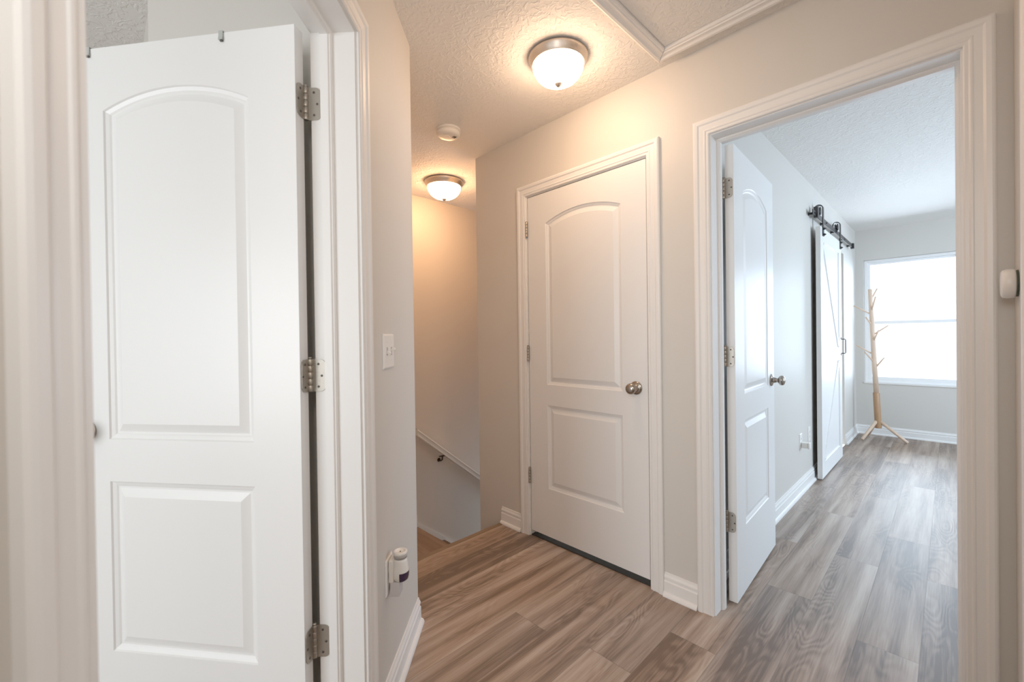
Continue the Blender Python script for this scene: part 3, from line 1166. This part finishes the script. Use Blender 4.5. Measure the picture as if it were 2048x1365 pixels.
tr = thing('barn_door_track', 'black flat steel track on standoffs above the barn door', 'door track', (XB, 4.06, 2.163))
XT = XD + cxx - XB  # rail plane offset from the wall
link('track_bar', MB().bbox(XT - .003, XT + .003, 0, 1.99, -.020, .020, .001), M_TRACK, tr)
for yy in (.06, .52, .98, 1.44, 1.90):
    m = MB().lathe([(0, .0004), (.014, .0004), (.014, .006), (.0095, .008), (.0095, XT - .0035), (0, XT - .0035)], 16, Matrix.Translation((0, yy, 0)) @ Matrix.Rotation(PI / 2, 4, 'Y'))
    so = link('standoff', m, M_BLACK, tr)
    link('bolt', MB().lathe([(0, 0), (.0075, 0), (.0075, .005), (0, .006)], 6, Matrix.Translation((XT + .0035, yy, 0)) @ Matrix.Rotation(PI / 2, 4, 'Y'), False), M_BLACK, so)
for yy in (.125, 1.955):
    m = MB().bbox(XT - .014, XT + .016, yy - .024, yy + .024, -.028, .060 if yy < 1 else .030, .003)
    link('end_stop', m, M_BLACK, tr)

# ------------------------------------------------------------------ bedroom window
wn = thing('window_1', 'bright white vinyl sash window on the bedroom far wall', 'window', (0, YF, 0), 0, 'structure')
yw0, yw1 = .055, .115


def rect_frame(m, x0, x1, z0, z1, t, y0, y1):
    m.bbox(x0, x0 + t, y0, y1, z0, z1, .003)
    m.bbox(x1 - t, x1, y0, y1, z0, z1, .003)
    m.bbox(x0 + t, x1 - t, y0, y1, z0, z0 + t, .003)
    m.bbox(x0 + t, x1 - t, y0, y1, z1 - t, z1, .003)


m = MB()
rect_frame(m, WX0 + .001, WX1 - .001, WZ0 + .001, WZ1 - .001, .030, yw0, yw1)
link('frame', m, M_VINYL, wn)
ZM = 1.315
m = MB()
rect_frame(m, WX0 + .032, WX1 - .032, ZM - .010, WZ1 - .032, .024, .085, .110)
us = link('upper_sash', m, M_VINYL, wn)
link('pane', MB().box(WX0 + .056, WX1 - .056, .096, .099, ZM + .010, WZ1 - .056), M_GLASS, us)
m = MB()
rect_frame(m, WX0 + .032, WX1 - .032, WZ0 + .032, ZM + .022, .036, .058, .083)
ls = link('lower_sash', m, M_VINYL, wn)
link('pane', MB().box(WX0 + .068, WX1 - .068, .069, .072, WZ0 + .068, ZM - .018), M_GLASS, ls)
link('sill', MB().bbox(WX0 - .0, WX1 + .0, -.012, .056, WZ0 - .012, WZ0 + .004, .003), M_TRIM, wn)

# ------------------------------------------------------------------ coat rack
CRX, CRY = -.562, 6.235
cr = thing('coat_rack', 'pale wooden tree coat rack by the bedroom window', 'coat rack', (CRX, CRY, 0))
lean = Vector((-.040, 0, 1))


def cpt(z, dx=0, dy=0):
    return (lean.x * (z - .1) + dx, dy, z)


link('collar', MB().tube([cpt(.135), cpt(.14), cpt(.30), cpt(.525), cpt(.53)], [.0285, .0305, .0305, .0305, .029], 20), M_PINE2, cr)
link('post', MB().tube([cpt(.531), cpt(.9), cpt(1.3), cpt(1.68), cpt(1.69)], [.0245, .0235, .0215, .0185, .016], 18), M_PINE, cr)
for (fx, fy) in ((-.128, -.150), (.242, -.03), (-.11, .185)):
    d = Vector((fx, fy, 0)).normalized()
    m = MB().tube([Vector(cpt(.215)) + d * .014, Vector((fx, fy, .016)) * .985, (fx, fy, .0125)], [.016, .0155, .0120], 14)
    link('leg', m, M_PINE, cr)
for (z, dx, dy, L_) in ((1.406, -.155, -.02, .125), (1.437, .045, -.09, .16), (1.566, .05, .07, .13), (1.277, -.05, -.06, .10), (1.174, .135, -.02, .125), (1.097, .055, -.08, .13),
                        (.955, -.150, -.02, .125), (.865, -.075, -.08, .12), (.80, .085, -.03, .125)):
    a = Vector(cpt(z))
    b = a + Vector((dx, dy, L_ if abs(dx) < .1 else .105))
    link('peg', MB().tube([a, a.lerp(b, .5), b], [.0085, .0080, .0072], 10), M_PINE, cr)

# ------------------------------------------------------------------ camera
sc = bpy.context.scene
cam = bpy.data.cameras.new('camera')
co = bpy.data.objects.new('camera', cam)
COL.objects.link(co)
yaw, pit, rol = R(45.792), R(-.3924), R(-.78)
F = Vector((-math.sin(yaw) * math.cos(pit), math.cos(yaw) * math.cos(pit), math.sin(pit)))
Rv = Vector((math.cos(yaw), math.sin(yaw), 0))
U = Rv.cross(F)
R2 = Rv * math.cos(rol) + U * math.sin(rol)
U2 = U * math.cos(rol) - Rv * math.sin(rol)
co.matrix_world = Matrix(((R2.x, U2.x, -F.x, 0), (R2.y, U2.y, -F.y, 0), (R2.z, U2.z, -F.z, 1.1952), (0, 0, 0, 1)))
cam.sensor_fit = 'HORIZONTAL'
cam.sensor_width = 36.0
cam.lens = 852.44 * 36 / 2048
cam.clip_start = .02
cam.dof.use_dof = True
cam.dof.focus_distance = 2.4
cam.dof.aperture_fstop = 3.4
sc.camera = co


# ------------------------------------------------------------------ lights
def area(name, loc, target, sx, sy, power, col):
    l = bpy.data.lights.new(name, 'AREA')
    l.shape = 'RECTANGLE'
    l.size, l.size_y = sx, sy
    l.energy = power
    l.color = col
    o = bpy.data.objects.new(name, l)
    COL.objects.link(o)
    o.location = loc
    d = Vector(target) - Vector(loc)
    o.rotation_euler = d.to_track_quat('-Z', 'Y').to_euler()
    return o


area('window_daylight', ((WX0 + WX1) / 2, YF + .35, (WZ0 + WZ1) / 2 + .1), ((WX0 + WX1) / 2, 0, 1.0), 1.1, 1.6, 66, (.62, .80, 1.0))
area('bedroom_side_daylight', (2.5, 4.6, 1.5), (-1, 4.4, 1.1), 1.6, 1.3, 110, (.62, .80, 1.0))
area('left_room_daylight', (-1.0, -2.9, 1.2), (-1.4, 0, 1.25), 1.6, 1.5, 66, (.90, .96, 1.0))
area('stair_daylight', (-2.7, 4.6, -.9), (-2.9, 2.4, -.5), .8, .9, 16, (.72, .86, 1.0))
area('hall_side_fill', (.72, .35, 1.5), (-1.2, 1.0, 1.2), .9, 1.5, 4.6, (1.0, .92, .86))  # added lamp in the unseen recess, stands in for bounced light
area('hall_fill', (-.02, -.22, 1.75), (-.15, 1.87, 1.3), .35, .5, 6.6, (1.0, .96, .91))  # added lamp near the camera to brighten the right wall, no real fixture

w = bpy.data.worlds.new('sky')
sc.world = w
w.use_nodes = True
bg = w.node_tree.nodes['Background']
bg.inputs['Color'].default_value = (.93, .97, 1.0, 1)
bg.inputs['Strength'].default_value = 2.3

sc.view_settings.view_transform = 'Standard'
sc.view_settings.look = 'None'
sc.view_settings.exposure = 0.0
sc.view_settings.gamma = 1.2
sc.cycles.use_denoising = True
sc.cycles.max_bounces = 10
sc.cycles.diffuse_bounces = 6
sc.cycles.glossy_bounces = 4
sc.cycles.transparent_max_bounces = 8
sc.cycles.sample_clamp_indirect = 6.0
sc.cycles.caustics_reflective = False
sc.cycles.caustics_refractive = False
